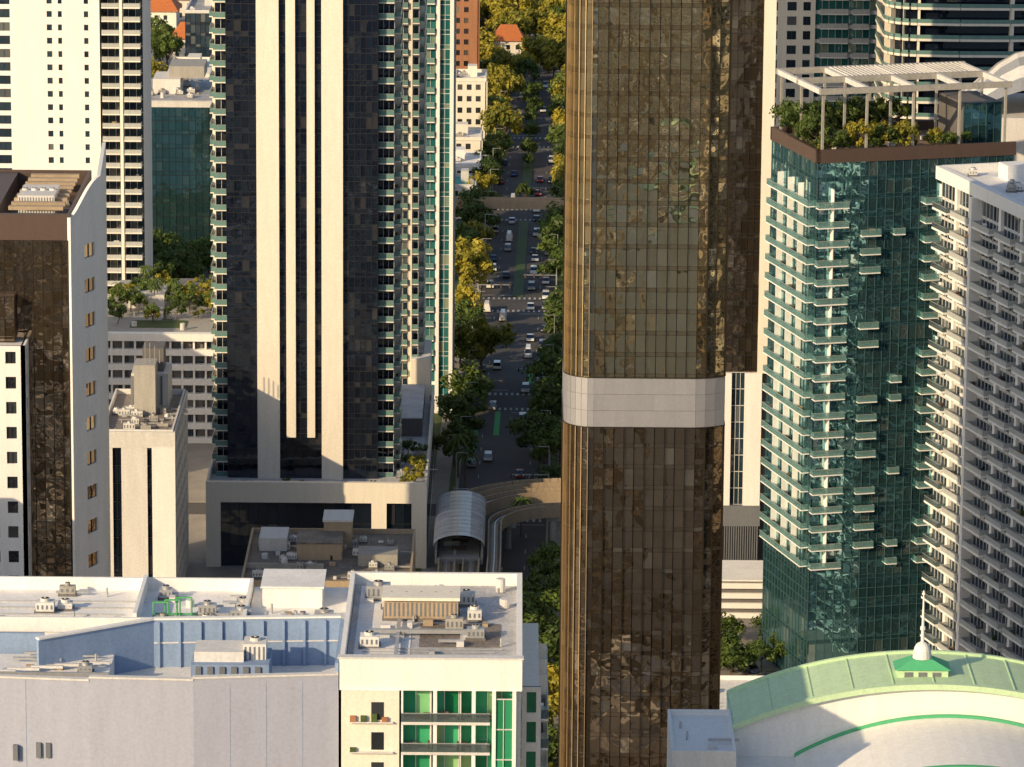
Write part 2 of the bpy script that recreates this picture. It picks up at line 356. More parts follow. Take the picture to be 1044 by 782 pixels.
# ------------------------------------------------------------ cars
def car_mesh(col,kind):
    b=B(); body=paint('car_paint_%s_%s'%(kind,round(sum(col),2)),col,rough=.25,amt=.04,spec=.6)
    W=.9; hood=.95 if kind=='suv' else .8; top=1.75 if kind=='suv' else 1.42
    if kind=='sedan': prof=[(-2.25,.35),(-2.25,.75),(-1.5,hood+.05),(-.75,top),(.65,top),(1.35,hood),(2.2,.7),(2.25,.35)]
    elif kind=='suv': prof=[(-2.3,.4),(-2.3,1.0),(-2.0,top),(-1.2,top+.03),(.7,top),(1.3,hood+.1),(2.2,.9),(2.3,.4)]
    else: prof=[(-2.9,.4),(-2.9,2.3),(-1.2,2.4),(1.3,2.35),(1.6,2.1),(2.2,1.2),(2.8,1.0),(2.85,.4)]
    n=len(prof); def_w=lambda z:W if z<=hood+.12 else W-.17*(z-hood)/(top-hood)
    for i in range(n):
        j=(i+1)%n; a,c=prof[i],prof[j]
        m=body
        if kind!='van' and ((a[1]<=hood+.2 and c[1]>=top-.01) or (c[1]<=hood+.2 and a[1]>=top-.01)) and a[1]+c[1]>1.8: m=gnv
        if kind=='van' and i in (4,): m=gnv
        b.poly([(def_w(a[1]),a[0],a[1]),(-def_w(a[1]),a[0],a[1]),(-def_w(c[1]),c[0],c[1]),(def_w(c[1]),c[0],c[1])],m,.5)
    for s in (-1,1):
        b.poly([(s*def_w(z),yy,z) for yy,z in prof],body,.5)
        if kind!='van':
            zl=hood+.1; zh=top-.1
            b.poly([(s*(def_w(zl)+.012),-1.25,zl),(s*(def_w(zl)+.012),1.05,zl),(s*(def_w(zh)+.012),.6,zh),(s*(def_w(zh)+.012),-.75,zh)],gnv,.3)
        for wy in (-1.4,1.4):
            k=len(b.v); r=.33
            for xx in (s*(W+.02),s*(W-.2)):
                for i in range(12): b.v.append((xx,wy+r*math.cos(i*math.pi/6),.33+r*math.sin(i*math.pi/6)))
            for i in range(12):
                j=(i+1)%12; b.f.append((k+i,k+j,k+12+j,k+12+i)); b.m.append(b.mi(void)); b.a.append(.5)
            b.f.append(tuple(k+i for i in range(12))); b.m.append(b.mi(mulk)); b.a.append(.5)
        b.box(s*.75-.15,-2.29 if kind!='van' else -2.94,.68,s*.75+.15,-2.2 if kind!='van' else -2.88,.85,brick,.5)
        b.box(s*.72-.16,2.12,.62,s*.72+.16,2.26,.76,white,.5)
    return b.mesh('car_'+kind)
cols=[(.75,.75,.74),(.72,.72,.7),(.03,.03,.032),(.02,.02,.025),(.2,.2,.21),(.4,.4,.41),(.35,.03,.02),(.05,.08,.18)]
CM=[car_mesh(c,random.choice(['sedan','suv'])) for c in cols]+[car_mesh((.75,.74,.7),'van'),car_mesh((.78,.78,.77),'sedan')]
for lane,dirn in ((-6.9,1),(-3.4,1),(3.4,-1),(6.9,-1)):
    y=U(935,975)
    while y<1450:
        if min(abs(y-c) for c in crosses)>4.5:
            o=bpy.data.objects.new('car',random.choice(CM)); scene.collection.objects.link(o)
            o.location=(xc(y)+lane+U(-.3,.3),y,.01); o.rotation_euler=(0,0,-.0155+(0 if dirn>0 else math.pi))
        y+=U(8,42) if 1030<y<1270 else U(20,60)
for (x,y,rz) in ((-22,1124,1.57),(16,1126,-1.57),(-30,1020,1.57),(43,812,.4),(40,800,.5),(46,806,1.4)):
    o=bpy.data.objects.new('car',random.choice(CM)); scene.collection.objects.link(o); o.location=(x,y,.15 if y<830 else .01); o.rotation_euler=(0,0,rz)
def lamp_mesh():
    b=B(); b.cyl(0,0,0,.5,.22,steel,8); b.cyl(0,0,.5,9,.11,steel,8,.07); b.box(-.05,-.05,8.9,2.2,.05,9.0,steel); b.box(1.7,-.15,8.78,2.5,.15,8.9,mulk); return b.mesh('street_lamp')
LM=lamp_mesh()
for y in range(940,1450,32):
    for s in (-1,1):
        o=bpy.data.objects.new('street_lamp',LM); scene.collection.objects.link(o); o.location=(xc(y)+s*(RW+.25),y+s*3,.13); o.rotation_euler=(0,0,0 if s<0 else math.pi)
def sig():
    b=B(); b.cyl(0,0,0,6.2,.13,steel,8); b.box(0,-.07,5.9,8,.07,6.05,steel)
    for u in (3.2,5.5,7.6): b.box(u-.18,-.22,5.2,u+.18,.1,6.3,brownm)
    return b.mesh('traffic_signal')
SG=sig()
for c in crosses[3:8]:
    for s in (-1,1):
        o=bpy.data.objects.new('traffic_signal',SG); scene.collection.objects.link(o); o.location=(xc(c)+s*(RW+.3),c+s*6,.13); o.rotation_euler=(0,0,0 if s<0 else math.pi)

# ------------------------------------------------------------ far-left white tower (A)
b=B(); H=190
b.box(-125,1086,0,-96.3,1118,H,offw)
punched(b,(-125,1085),(-115.3,1085),0,H,3.1,[(1,3.4),(5.2,8.2)],.2,.85,white,gbl)
punched(b,(-115.2,1084.3),(-96,1084.3),0,H,3.1,[(7.0,8.2),(9.6,10.5),(15.6,16.6)],.3,.75,white,gbl)
b.box(-115.2,1084.6,0,-114.9,1086,H,white)
facade(b,(-96,1088),(-86.3,1088),0,H,3.1,1.6,gbl,mulw)
balconies(b,(-95.5,1086.2),(-91.5,1086.2),0,H,3.1,2.6,cream,raill,1,th=.3)
balconies(b,(-90.6,1086.2),(-86.6,1086.2),0,H,3.1,2.6,cream,raill,1,th=.3)
b.box(-91.4,1083.4,0,-90.7,1088,H,cream)
b.box(-96,1088.3,0,-86.3,1112,H,offw)
b.obj('white_residential_tower')

# ------------------------------------------------------------ dark bronze office tower with white frame (B)
b=B()
facade(b,(-85,760),(-72.4,760),0,88,3.6,1.55,gbr2,mulb,None,mw=.12,hm=.08,md=.1,tilt=.01)
b.box(-100,760.4,0,-72.4,800,88,brownm)
b.ob((-85,760),(-72.4,760),88,92.3,.15,.4,brownm)
b.box(-100,760.4,88,-85,800,92.0,brownm)
parapet(b,-90,760.5,-72.5,800,88,92.3,brownm,.5)
p=(-72.4,759.6); q=(-68.2,768.5)
punched(b,p,q,0,88,5.9,[(4.4,7.8)],.35,.75,white,gbr2,.4)
n=16
for i in range(n):
    t0,t1=i/n,(i+1)/n; h0=91.8+5.4*math.sin(max(0,t0-.03)*math.pi/2)**1.4; h1=91.8+5.4*math.sin((t1-.03)*math.pi/2)**1.4
    A,C=lerp(p,q,t0),lerp(p,q,t1); nx,ny=.904*.6,-.427*.6
    b.hexa([(*A,88),(*C,88),(C[0]-nx,C[1]-ny,88),(A[0]-nx,A[1]-ny,88),(*A,h0),(*C,h1),(C[0]-nx,C[1]-ny,h1),(A[0]-nx,A[1]-ny,h0)],white,.5)
b.ob(q,(-70,800),0,97.2,0,.6,white,.5)
for i in range(9): b.box(-83+i*.1,764+i*3.6,92.2,-74,765.2+i*3.6,92.8,tan)
clutter(b,-84,764,-75,795,88,14)
hvac(b,-79,775,88,6,10,5.5,offw)
punched(b,(-96,754),(-79.6,754),0,71.5,4.2,[(1+i*3.05,2.7+i*3.05) for i in range(5)],.3,.78,white,gcr,.4)
punched(b,(-79.6,754),(-79.6,760),0,71.5,4.2,[(2,4)],.3,.78,white,gcr,.4)
b.box(-96,754.5,71,-79.8,760.3,71.3,roofw)
facade(b,(-88,757.5),(-81.6,757.5),71.5,79,3.6,1.5,gbr2,mulb)
b.box(-88,757.8,71.5,-81.6,760,79,brownm)
b.obj('bronze_office_tower')

# ------------------------------------------------------------ teal glass midrise (C)
b=B()
facade(b,(-94,1180),(-75.5,1180),0,38.5,3.4,1.7,gtd,mulk,sm=gtd,sp=.3)
b.box(-94,1180.3,0,-75.5,1215,38.5,dconc); b.box(-94.2,1179.8,38.5,-75.3,1215,40,offw)
b.box(-94,1180.3,40,-75.5,1215,40.2,roofg)
b.box(-92,1190,40.2,-85,1202,44,offw); b.box(-88,1192,44,-79,1204,47,conc); clutter(b,-93,1183,-77,1210,40.2,22)
b.obj('teal_office_building')

# ------------------------------------------------------------ parking garage with roof terrace (D)
b=B()
b.box(-88,981.5,0,-60,1040,22.9,dconc)
for j in range(7):
    z=j*3.2; b.box(-88,980,z,-60,981.6,z+1.35,white,.5)
    for i in range(12): b.box(-87.8+i*2.5,980.4,z+1.35,-87.4+i*2.5,981.4,z+3.2,white,.5)
    for i in range(24): 
        if R()<.6: b.poly([(-87.4+i*1.2,981.3,z+1.4),(-86.3+i*1.2,981.3,z+1.4),(-86.3+i*1.2,981.3,z+3.1),(-87.4+i*1.2,981.3,z+3.1)],gbl)
b.box(-88,979.7,22.4,-60,981.7,24,white,.5)
b.box(-88,981.7,22.9,-60,1040,23.05,conc)
b.box(-84,1010,23,-76,1020,26,offw); b.box(-74,1018,23,-66,1030,25.6,dconc)
clutter(b,-86,985,-63,1008,23.05,10); b.box(-82,990,23.06,-70,997,23.2,grass)
b.obj('parking_garage')
for i in range(34): plant(random.choice(SH),U(-86,-62),U(990,1035),23.1,U(.9,1.8),'terrace_shrub')
for i in range(5): pt(U(-86,-64),U(990,1030),.6,23)

# ------------------------------------------------------------ small beige building with rooftop plant (E)
b=B()
b.box(-76,850.5,0,-62.8,884,33,tan)
punched(b,(-76,850),(-62.2,850),0,31,3.3,[(2.2,3.8),(8.6,10.2)],.0,.999,offw,gnv,.5)
b.ob((-76,850),(-62.2,850),31,34,.1,.5,offw,.5)
b.box(-66.5,849.6,0,-62.2,849.99,31,white,.5)
punched(b,(-62.2,850.6),(-62.2,884),0,34,3.3,[(2+i*4,4+i*4) for i in range(7)],.25,.8,offw,gnv)
b.box(-76,850.5,33,-62.6,884,33.3,roofb); parapet(b,-76,850.6,-62.6,884,33.3,34.3,offw)
b.box(-72,872,33.3,-65,882,40,offw); b.box(-71,866,33.3,-67,872,43,conc); b.box(-70,874,40,-66,880,44.5,dconc)
for i in range(5): b.box(-72.1+i*1.4,871.8,34,-71.7+i*1.4,872,39.6,louv)
clutter(b,-75,853,-63.5,870,33.3,30)
for i in range(4): b.cyl(-69+i*.9,868,43,45.5+U(0,1.5),.08,steel,6)
b.obj('beige_office_building')

# ------------------------------------------------------------ striped tower and podium (F)
b=B(); Y0=890; H=170; Z0=15
b.box(-54.9,890.6,Z0,-26,922,H,void)
facade(b,(-54.9,Y0),(-49.1,Y0),Z0,H,3.1,1.45,gnv,mulk,sm=gnv,sp=.3,md=.08)
facade(b,(-44.8,Y0),(-36.7,Y0),Z0,H,3.1,1.35,gnv,mulk,sm=gnv,sp=.3,md=.08)
facade(b,(-32.6,Y0),(-26,Y0),Z0,H,3.1,1.1,gnv,mulk,sm=gnv,sp=.3,md=.08)
b.box(-49.1,889.2,Z0,-44.8,890.7,H,cream,.5); b.box(-36.7,889.2,Z0,-32.6,890.7,H,cream,.5)
b.box(-43.5,889.4,23.6,-41.7,890.2,H,cream,.5); b.box(-39.5,889.4,23.6,-38,890.2,H,cream,.5)
facade(b,(-57.2,894),(-54.9,894),Z0,H,3.1,1.2,gnv,mulw,sm=cream,sp=.2)
b.box(-57.2,894.2,Z0,-54.9,918,H,offw)
balconies(b,(-57.4,892.6),(-55,892.6),Z0,H,3.1,1.4,cream,railf,1,.6)
balconies(b,(-57.2,905),(-57.2,893),Z0,H,3.1,1.0,cream,railf,2,.3)
facade(b,(-26,893),(-22.9,893),Z0,H,3.1,1.0,gnv,mulw,sm=cream,sp=.2)
b.box(-26,893.3,Z0,-22.9,920,H,offw)
balconies(b,(-25.9,893),(-22.9,893),Z0,H,3.1,1.5,cream,railf,1,.6)
balconies(b,(-22.9,894),(-22.9,906),Z0,H,3.1,1.3,cream,railf,2,.3)
b.box(-58.4,881.6,0,-16.7,962,15.2,offw,.5)
b.box(-58.6,880,13,-16.2,881.2,17,cream,.5)
for (x0,x1) in ((-58.6,-55.8),(-26.8,-23.9),(-19.1,-16.2)): b.box(x0,880,0,x1,881.2,13,cream,.5)
facade(b,(-55.8,881),(-26.8,881),0,13,4.3,1.8,gnv,mulk); facade(b,(-23.9,881),(-19.1,881),0,13,4.3,1.6,gnv,mulk)
b.box(-16.6,881.2,0,-16.2,962,17,cream,.5); b.box(-58.6,881.2,0,-58.2,962,17,cream,.5)
for i in range(18): b.box(-16.18,884+i*4.2,3+U(0,.01),-16.1,886.4+i*4.2,12,gnv)
b.box(-58.2,881.2,15.2,-16.6,962,15.35,roofg)
b.box(-24,925,15.3,-18,955,19,dconc); b.box(-24,925,19,-18,955,19.2,roofg); clutter(b,-22,884,-17.5,922,15.35,16)
b.box(-57,882,15.3,-17,882.6,16.0,grass)
b.obj('striped_residential_tower')
for i in range(9): plant(random.choice(SH),U(-21.5,-17.5),U(884,915),15.4,U(.7,1.2),'terrace_shrub')
for i in range(12): plant(random.choice(SH),U(-56,-20),883,15.6,U(.3,.55),'terrace_shrub')

# ------------------------------------------------------------ balcony tower behind (G) and teal tower (H)
b=B()
facade(b,(-26,960),(-19.6,960),0,190,3.2,1.1,gbl,mulw,sm=cream,sp=.22)
b.box(-26,960.3,0,-19.9,990,190,cream)
balconies(b,(-25,960),(-21.8,960),17,190,3.2,1.8,cream,railf,1,.5)
b.box(-21.6,958.8,0,-20.9,960,190,cream,.5)
balconies(b,(-20.8,960),(-19.5,960),17,190,3.2,1.4,cream,railf,1,.2)
balconies(b,(-19.6,961),(-19.6,985),17,190,3.2,1.2,white,railf,4,.2)
b.box(-21,957,0,-17,975,24,cream); b.box(-21,957,24,-17,975,24.2,roofw)
b.obj('balcony_residential_tower')
b=B()
facade(b,(-20.6,1010),(-16.9,1010),0,200,3.2,1.2,gtx,mulw,sm=white,sp=.22)
facade(b,(-16.1,1010),(-13.9,1010),0,200,3.2,1.1,gtx,mulw,sm=gtx,sp=.3)
for x in (-21.1,-16.9,-13.9): b.box(x,1009.2,0,x+.8,1010.6,200,white,.5)
balconies(b,(-20.4,1010),(-17.2,1010),10,200,3.2,1.3,white,railf,1,.4)
b.box(-21.1,1010.6,0,-13.4,1040,200,white,.5)
facade(b,(-13.1,1011),(-13.1,1040),0,200,3.2,1.6,gtx,mulw,sm=white,sp=.3)
b.obj('teal_residential_tower')

# ------------------------------------------------------------ low brown-roof building (I)
b=B()
b.box(-47,795.9,0,-17.3,831,19.8,tan)
punched(b,(-47,795),(-17.3,795),0,19.8,3.3,[(1+i*2.6,2.6+i*2.6) for i in range(11)],.3,.75,tan,gcr)
b.box(-46.6,795.6,19.8,-17.6,830.6,20.05,roofb); parapet(b,-47,795,-17.3,831,19.8,20.9,tan,.4)
b.box(-46.5,806,20.05,-33,806.4,21,conc); b.box(-32,812,20.05,-31.6,830,20.9,conc)
b.box(-38,812,20.05,-30,820,23.0,tan); b.box(-38.1,811.9,23,-29.9,820.1,23.3,roofb)
b.box(-33.5,820,20.05,-28.5,827,25,tan); b.box(-33.7,819.8,25,-28.3,827.2,25.4,offw)
b.box(-27,808,20.05,-20,814,22.2,conc); b.box(-45,818,20.05,-40,826,22.4,offw)
clutter(b,-46,797,-19,829,20.05,60)
b.obj('low_office_building')

# ------------------------------------------------------------ near white building with screened plant well (J)
b=B()
b.box(-70,471.8,0,-17.8,505.2,96.2,lilac,.5)
b.box(-17.1,471.4,0,1.2,504.6,100.4,white,.5)
b.ob((-70,471.5),(-43.4,468.8),0,99.9,0,.5,lilac,.5)
b.ob((-43.4,468.8),(-32.6,468.2),0,100.2,0,.5,lilac,.5)
b.ob((-32.6,468.2),(-17.7,470),0,100.4,0,.5,lilac,.5)
b.ob((-70,471.5),(-43.4,468.8),99.9,100.1,.1,.7,offw,.5); b.ob((-43.4,468.8),(-32.6,468.2),100.2,100.4,.1,.7,offw,.5); b.ob((-32.6,468.2),(-17.7,470),100.4,100.6,.1,.7,offw,.5)
for t in (.25,.5,.75):
    for (p,q) in (((-70,471.5),(-43.4,468.8)),((-32.6,468.2),(-17.7,470))): b.ob(lerp(p,q,t),lerp(p,q,t+.002),0,99.8,.02,.1,blueg)
for (x,z) in ((-49,91.5),(-48,91.5),(-51.4,91.2)): b.box(x,469.0,z,x+.5,469.6,z+1.6,louv)
b.ob((-38,486),(-18.1,487.5),96.2,101.6,0,.4,blueg,.5)
b.ob((-49.5,478),(-38,486),96.2,101.6,0,.4,blueg,.5)
b.box(-18.1,470.6,96.2,-17.72,487.5,101.5,blueg,.5)
b.ob((-70,484),(-49.5,484),96.2,100.6,0,.4,blueg,.5)
for i in range(9):
    a=lerp((-38,486),(-18.1,487.5),i/9+.02); c=lerp((-38,486),(-18.1,487.5),i/9+.032); b.ob(a,c,96.2,101.4,.3,0,blueg,.9)
b.ob((-38,486),(-18.1,487.5),101.6,101.8,.15,.6,white,.5); b.ob((-49.5,478),(-38,486),101.6,101.8,.15,.6,white,.5)
b.ob((-38,486),(-18.1,487.5),99,99.15,.1,0,offw,.5)
b.box(-69,471.9,96.2,-18.2,505,96.35,roofw)
b.box(-33.5,477.5,96.3,-25.3,484,99.2,blueg); b.box(-33.2,478.5,99.2,-28,483,100.3,offw); hvac(b,-26.9,481,98.5,2.4,3,2.4,offw)
for i in range(6): b.box(-33+i*1.25,477.3,97.2,-32.4+i*1.25,477.5,99.0,louv)
b.box(-56,474,96.3,-42,483,98.6,roofw); b.box(-56.2,473.8,98.6,-41.8,474.1,99.3,steel)
for i in range(5): duct(b,-55+i*2.4,475+i*.8,-52+i*2.4,475+i*.8,98.6,.35,offw)
clutter(b,-55,475,-43,482,98.6,10); clutter(b,-37,473,-19,477,96.35,5)
b.box(-70,489,96.3,-28.6,505,99.4,white,.5); b.box(-69.6,489.2,99.4,-28.8,505,99.6,roofw)
parapet(b,-70,488.8,-28.4,505.4,99.4,101,white,.4)
b.box(-40.5,489.3,99.6,-40.1,505,101.4,white,.5)
clutter(b,-68,491,-42,503,99.6,9)
for i in range(4): b.box(-66,492+i*2.6,99.6,-43+i,492.12+i*2.6,99.78,steel)
b.box(-28.3,488,96.2,-17.8,505.4,100.0,white,.5)
b.box(-27,497,100,-20.5,504,102.2,white); b.box(-27.2,496.8,102.2,-20.3,504.2,102.4,roofw)
clutter(b,-39,490,-29,502,99.6,20); clutter(b,-27,489,-19,495,100,12)
for k in range(3):
    x=-38.5+k*1.2; b.cyl(x,492+k,99.6,101.9,.09,greenp,8); b.box(x,491.95+k,101.8,x+1.6,492.1+k,101.95,greenp); b.cyl(x+1.6,492+k,99.6,101.9,.09,greenp,8)
b.box(-38.5,494.5,99.8,-30,494.65,99.95,greenp)
b.box(-17,471.6,100.4,1,504.5,100.55,roofg)
b.box(-16.4,472,100.56,-10.5,504,100.6,roofw); b.box(-9.6,480,100.56,-1,489,100.6,roofb)
b.box(-17.6,470,98.8,1.3,470.9,102.2,white,.5); b.box(.7,470.9,98.8,1.3,504.6,102.0,white,.5); b.box(-17.6,504.6,98.8,1.3,505.2,101.9,white,.5)
b.box(-17.65,470.9,98.8,-17.15,504.6,101.9,white,.5)
b.box(-17.8,469.9,102.2,1.45,471.05,102.35,offw,.5)
hvac(b,-9.6,492,100.6,8,4,2.3,tan); b.box(-13.8,489.5,102.95,-5.4,494.5,103.3,cream)
hvac(b,-14.4,499,100.6,2.6,2,1.6,steel); hvac(b,-14.8,480,100.6,2.0,1.8,1.3,offw)
duct(b,-15,484,-3,484.1,100.6,.5); duct(b,-12,474,-12.1,489,100.6,.3); clutter(b,-16,473,0,503,100.6,30)
for i in range(5): b.box(-15.5,474.5+i*1.1,100.62,-4+i*.8,474.58+i*1.1,100.75,steel)
b.box(-17.4,469.6,0,-11.2,471.3,98.8,cream,.5)
for j in range(30):
    z=1.2+j*3.25; b.box(-16.6,469.2,z,-12,469.6,z+.12,offw)
    b.box(-14.3,469.56,z+.3,-13.0,469.6,z+2.2,gcr)
    for i in range(4):
        if R()<.6: b.box(-16.5+i*1.1,469.25,z+.13,-15.9+i*1.1,469.55,z+U(.3,1.0),random.choice([tan,white,grass,brick]))
facade(b,(-11.2,471.3),(.7,471.3),0,98.8,3.25,1.45,ggr,mulw,sm=dconc,sp=.1)
for x in (-11.4,-7.9,-3.9,-1.8,.3): b.box(x,469.6,0,x+.4,471.4,98.8,white,.5)
balconies(b,(-11.2,471.2),(-2,471.2),1.0,98.5,3.25,1.7,offw,railk,3,.8,.3)
facade(b,(-1.6,469.8),(.4,469.8),0,98,3.25,.95,ggr,mulw)
b.box(1.35,476,0,3.1,500,97.6,cream,.5)
punched(b,(1.3,475.4),(3.3,475.4),0,97.6,3.25,[(.5,1.5)],.15,.85,cream,ggr)
balconies(b,(3.1,476),(3.1,500),1,97,3.25,1.0,cream,railk,4,.3)
b.obj('white_condominium_building')

# ------------------------------------------------------------ metro station and guideway (K)
b=B()
xs0,xs1=-14.3,-5.2
b.box(xs0,861,6.2,xs1,897,7.3,conc)
for s in (xs0,xs1-.4): b.box(s,861,7.3,s+.4,897,8.6,conc)
n=14
for k in range(12):
    y0=862+k*2.85; y1=y0+2.78
    for i in range(n):
        a0=math.pi*(i/n); a1=math.pi*((i+1)/n); cx=(xs0+xs1)/2; rw=(xs1-xs0)/2+.3
        P=lambda a,y,o=0:(cx-(rw+o)*math.cos(a),y,9.4+(2.2+o)*math.sin(a))
        b.poly([P(a0,y0),P(a1,y0),P(a1,y1),P(a0,y1)],steel if 4<i<9 else roofg,.5 if k%2 else .8)
    for i in range(n):
        a0=math.pi*(i/n); a1=math.pi*((i+1)/n); b.poly([P(a0,y1,.12),P(a1,y1,.12),P(a1,y1+.15,.12),P(a0,y1+.15,.12)],dconc)
for k in range(7):
    for s in (xs0+.5,xs1-.7): b.box(s,862+k*5.6,7.3,s+.2,862.2+k*5.6,9.9,mulk)
for k in range(4):
    b.cyl((xs0+xs1)/2,866+k*9,0,6.2,.9,conc,12)
for i in range(10): b.box(-11+U(-2,3),864+i*3,7.3,-10.4+U(-2,3),865+i*3,8.0,random.choice([brownm,steel,tan]))
b.obj('metro_station')
def guide(path,name,w=3.2,z=6.6):
    b=B()
    for i in range(len(path)-1):
        p,q=path[i],path[i+1]; b.ob(p,q,z-1.5,z,w/2,w/2,tan,.5)
        b.ob(p,q,z,z+.9,w/2+.02,-w/2+.25,tan,.6); b.ob(p,q,z,z+.9,-w/2+.25,w/2+.02,tan,.6)
        b.ob(p,q,z+.01,z+.25,.9,-.6,dconc); b.ob(p,q,z+.01,z+.25,-.6,.9,dconc)
        b.ob(p,q,z+.0,z+.3,.12,.12,steel)
    acc=0
    for i in range(len(path)-1):
        acc+=dist(path[i],path[i+1])
        if acc>17: acc=0; b.cyl(*path[i],0,z-1.5,.75,conc,12); b.box(path[i][0]-1.6,path[i][1]-.8,z-2.3,path[i][0]+1.6,path[i][1]+.8,z-1.45,conc)
    return b.obj(name)
def arc(cx,cy,r,a0,a1,n=24): return [(cx+r*math.cos(math.radians(a0+(a1-a0)*i/n)),cy+r*math.sin(math.radians(a0+(a1-a0)*i/n))) for i in range(n+1)]
guide([(-7.6,700),(-7.6,800),(-7.6,845),(-7.4,861)],'elevated_guideway')
guide([(-12,700),(-12,800),(-12,845),(-12,861)],'elevated_guideway')
guide(arc(11,895,19,178,92)+[(30,917),(60,921)],'elevated_guideway')
guide(arc(12,897,24.5,178,92)+[(30,924),(60,928)],'elevated_guideway')
guide([(-3.6,780),(-3.6,830),(-3.1,862),(-3.1,880)]+arc(10.9,888,14,178,100)+[(30,904),(60,907)],'elevated_guideway',2.6)
b=B(); b.ob((-40,1214),(60,1212),7,8.6,2,2,tan,.5); b.ob((-40,1214),(60,1212),8.6,9.4,2.05,-1.8,tan,.6); b.ob((-40,1214),(60,1212),8.6,9.4,-1.8,2.05,tan,.6)
for x in (-20,-8.5,16,40): b.cyl(x,1213,0,7,.8,conc,12)
b.obj('overpass_bridge')

# ------------------------------------------------------------ brown glass tower (M)
b=B()
r=4.2; arcp=[(7.9+r-r*math.cos(math.radians(a)),680+r-r*math.sin(math.radians(a))) for a in (0,13,26,39,52,65,78,90)]
plan=[(7.9,704),(7.9,700),(7.9,694),(7.9,689)]+arcp
na=len(plan)
front=[(x,680) for x in (13.6,15.1,16.6,18.1,19.6,21.1,22.6,24.1,25.6,27.1)]+[(28.5,680.3),(29.9,680.9),(31.3,681.8)]
plan+=front+[(31.4,690),(31.4,704)]
def m_zone(z0,z1,gm):
    for i in range(len(plan)-1):
        p,q=plan[i],plan[i+1]; cw=1.5 if dist(p,q)>3 else 9
        curved=3<=i<na
        facade(b,p,q,z0,z1,3.25,cw,gm,mulb,sm=gbs if z0>50 else gbr2,sp=.2,tilt=.02,md=.09,mw=.08,hm=.05)
        if i%2==0 or i in (5,7,9):
            L=dist(p,q); b.ob(lerp(p,q,0),lerp(p,q,.10/L),z0,z1,.28,0,glintfin if curved else mulb)  # brass fins on the curve are added to catch sun as vertical glints
m_zone(84,165,gbr); m_zone(0,76.6,gbr2)
for i in range(len(plan)-1):
    p,q=plan[i],plan[i+1]
    for j in range(3): b.ob(p,q,76.6+j*2.47+.02,76.6+(j+1)*2.47-.02,.2,.2,metalg)
    b.ob(p,q,76.5,76.62,.32,.2,mulb); b.ob(p,q,84,84.12,.32,.2,mulb)
b.box(12,686,0,30.8,703,165,void)
b.obj('brown_glass_tower')

# ------------------------------------------------------------ dark tower behind (N)
b=B()
facade(b,(39,870),(46.2,870),41.7,190,3.2,1.2,gbr2,mulk,sm=gbr2,sp=.25,tilt=.015)
b.box(46.2,869,41.7,48.4,871,190,cream,.5)
b.box(36,870.6,0,48.3,900,190,dconc)
for x in (38.2,43.9): b.box(x,869,16,x+3.2,870.5,41.7,white,.5)
facade(b,(41.4,869.9),(43.9,869.9),16,41.7,3.2,.8,gbl,mulw)
b.box(36.5,868.8,12,47.2,870.4,16,louv)
for i in range(24): b.box(36.5+i*.44,868.7,4,36.7+i*.44,869.2,12,louv)
b.box(36.4,869.2,0,47.2,870.4,12,dconc)
for j in range(4): b.box(36,846,j*1.9+.3,49,850,j*1.9+1.3,white,.5)
b.box(36.1,846.6,0,48.9,860,7.4,dconc); b.box(36,846,7.4,49,860,7.7,roofw)
b.obj('dark_residential_tower')
b=B()
b.box(33,768,0,46,790,5,offw); b.box(33.1,768.1,5,45.9,789.9,5.2,roofw); parapet(b,33,768,46,790,5,5.9,white); clutter(b,34,770,45,788,5.2,10)
b.obj('low_white_building')

# ------------------------------------------------------------ green glass tower with roof garden (O)
b=B(); a16=math.radians(16); e1=(math.cos(a16),math.sin(a16)); e2=(-math.sin(a16),math.cos(a16)); o0=(52.2,800)
def O(u,v): return (o0[0]+e1[0]*u+e2[0]*v,o0[1]+e1[1]*u+e2[1]*v)
fr=(O(0,0),O(36,0)); lf=(O(0,24),O(0,0))
zt=94.5
b.ob(O(.4,.6),O(36,.6),0,94.4,0,23,void)
for (p,q) in (fr,lf):
    facade(b,p,q,20,zt,3.3,1.6,gtl,mult,sm=gtd,sp=.22,tilt=.022,hm=.07)
    facade(b,p,q,13,20,1.75,1.6,gtd,mult,sm=None,tilt=.01,hm=.12)
    facade(b,p,q,0,13,4.3,1.6,gtl,mult,sm=gtd,sp=.15,tilt=.014,hm=.09)
balconies(b,O(-.2,0),O(5.4,0),22.5,90,3.3,1.6,white,rail,2,.5,th=.2)
balconies(b,O(0,23),O(0,1.2),22.5,90,3.3,1.3,white,rail,4,.4,th=.2)
balconies(b,O(8,0),O(11.5,0),22.5,88,3.3,1.2,white,rail,1,.5,skip=.35,th=.2)
balconies(b,O(19.5,0),O(25.5,0),22.5,90,3.3,1.4,white,rail,2,.5,skip=.1,th=.2)
balconies(b,O(14,0),O(16,0),22.5,88,3.3,1.1,white,rail,1,.5,skip=.6,th=.2)
for (p,q) in ((O(-.3,-.3),O(36.3,-.3)),(O(-.3,24.3),O(-.3,-.3)),(O(36.3,24.3),O(-.3,24.3))):
    b.ob(p,q,zt,96.8,.0,.7,brownm,.5)
b.ob(O(.5,.5),O(35.6,.5),zt,95.2,0,23,wood,.5)
for (u0,u1,v0,v1) in ((.8,9,1,3.2),(.8,3,4,20),(10,18,1.2,3.8),(20,29,1,3.2),(5,20,18,22)):
    b.ob(O(u0,v0),O(u1,v0),95.2,96.2,0,v1-v0,conc); b.ob(O(u0+.1,v0+.1),O(u1-.1,v0+.1),96.2,96.24,0,v1-v0-.2,grass)
PZ=106.3
for u in (1.0,9,17.5,26,34.5):
    for v in (.8,12,22.5): b.ob(O(u-.2,v-.2),O(u+.2,v-.2),95.2,PZ,0,.4,conc)
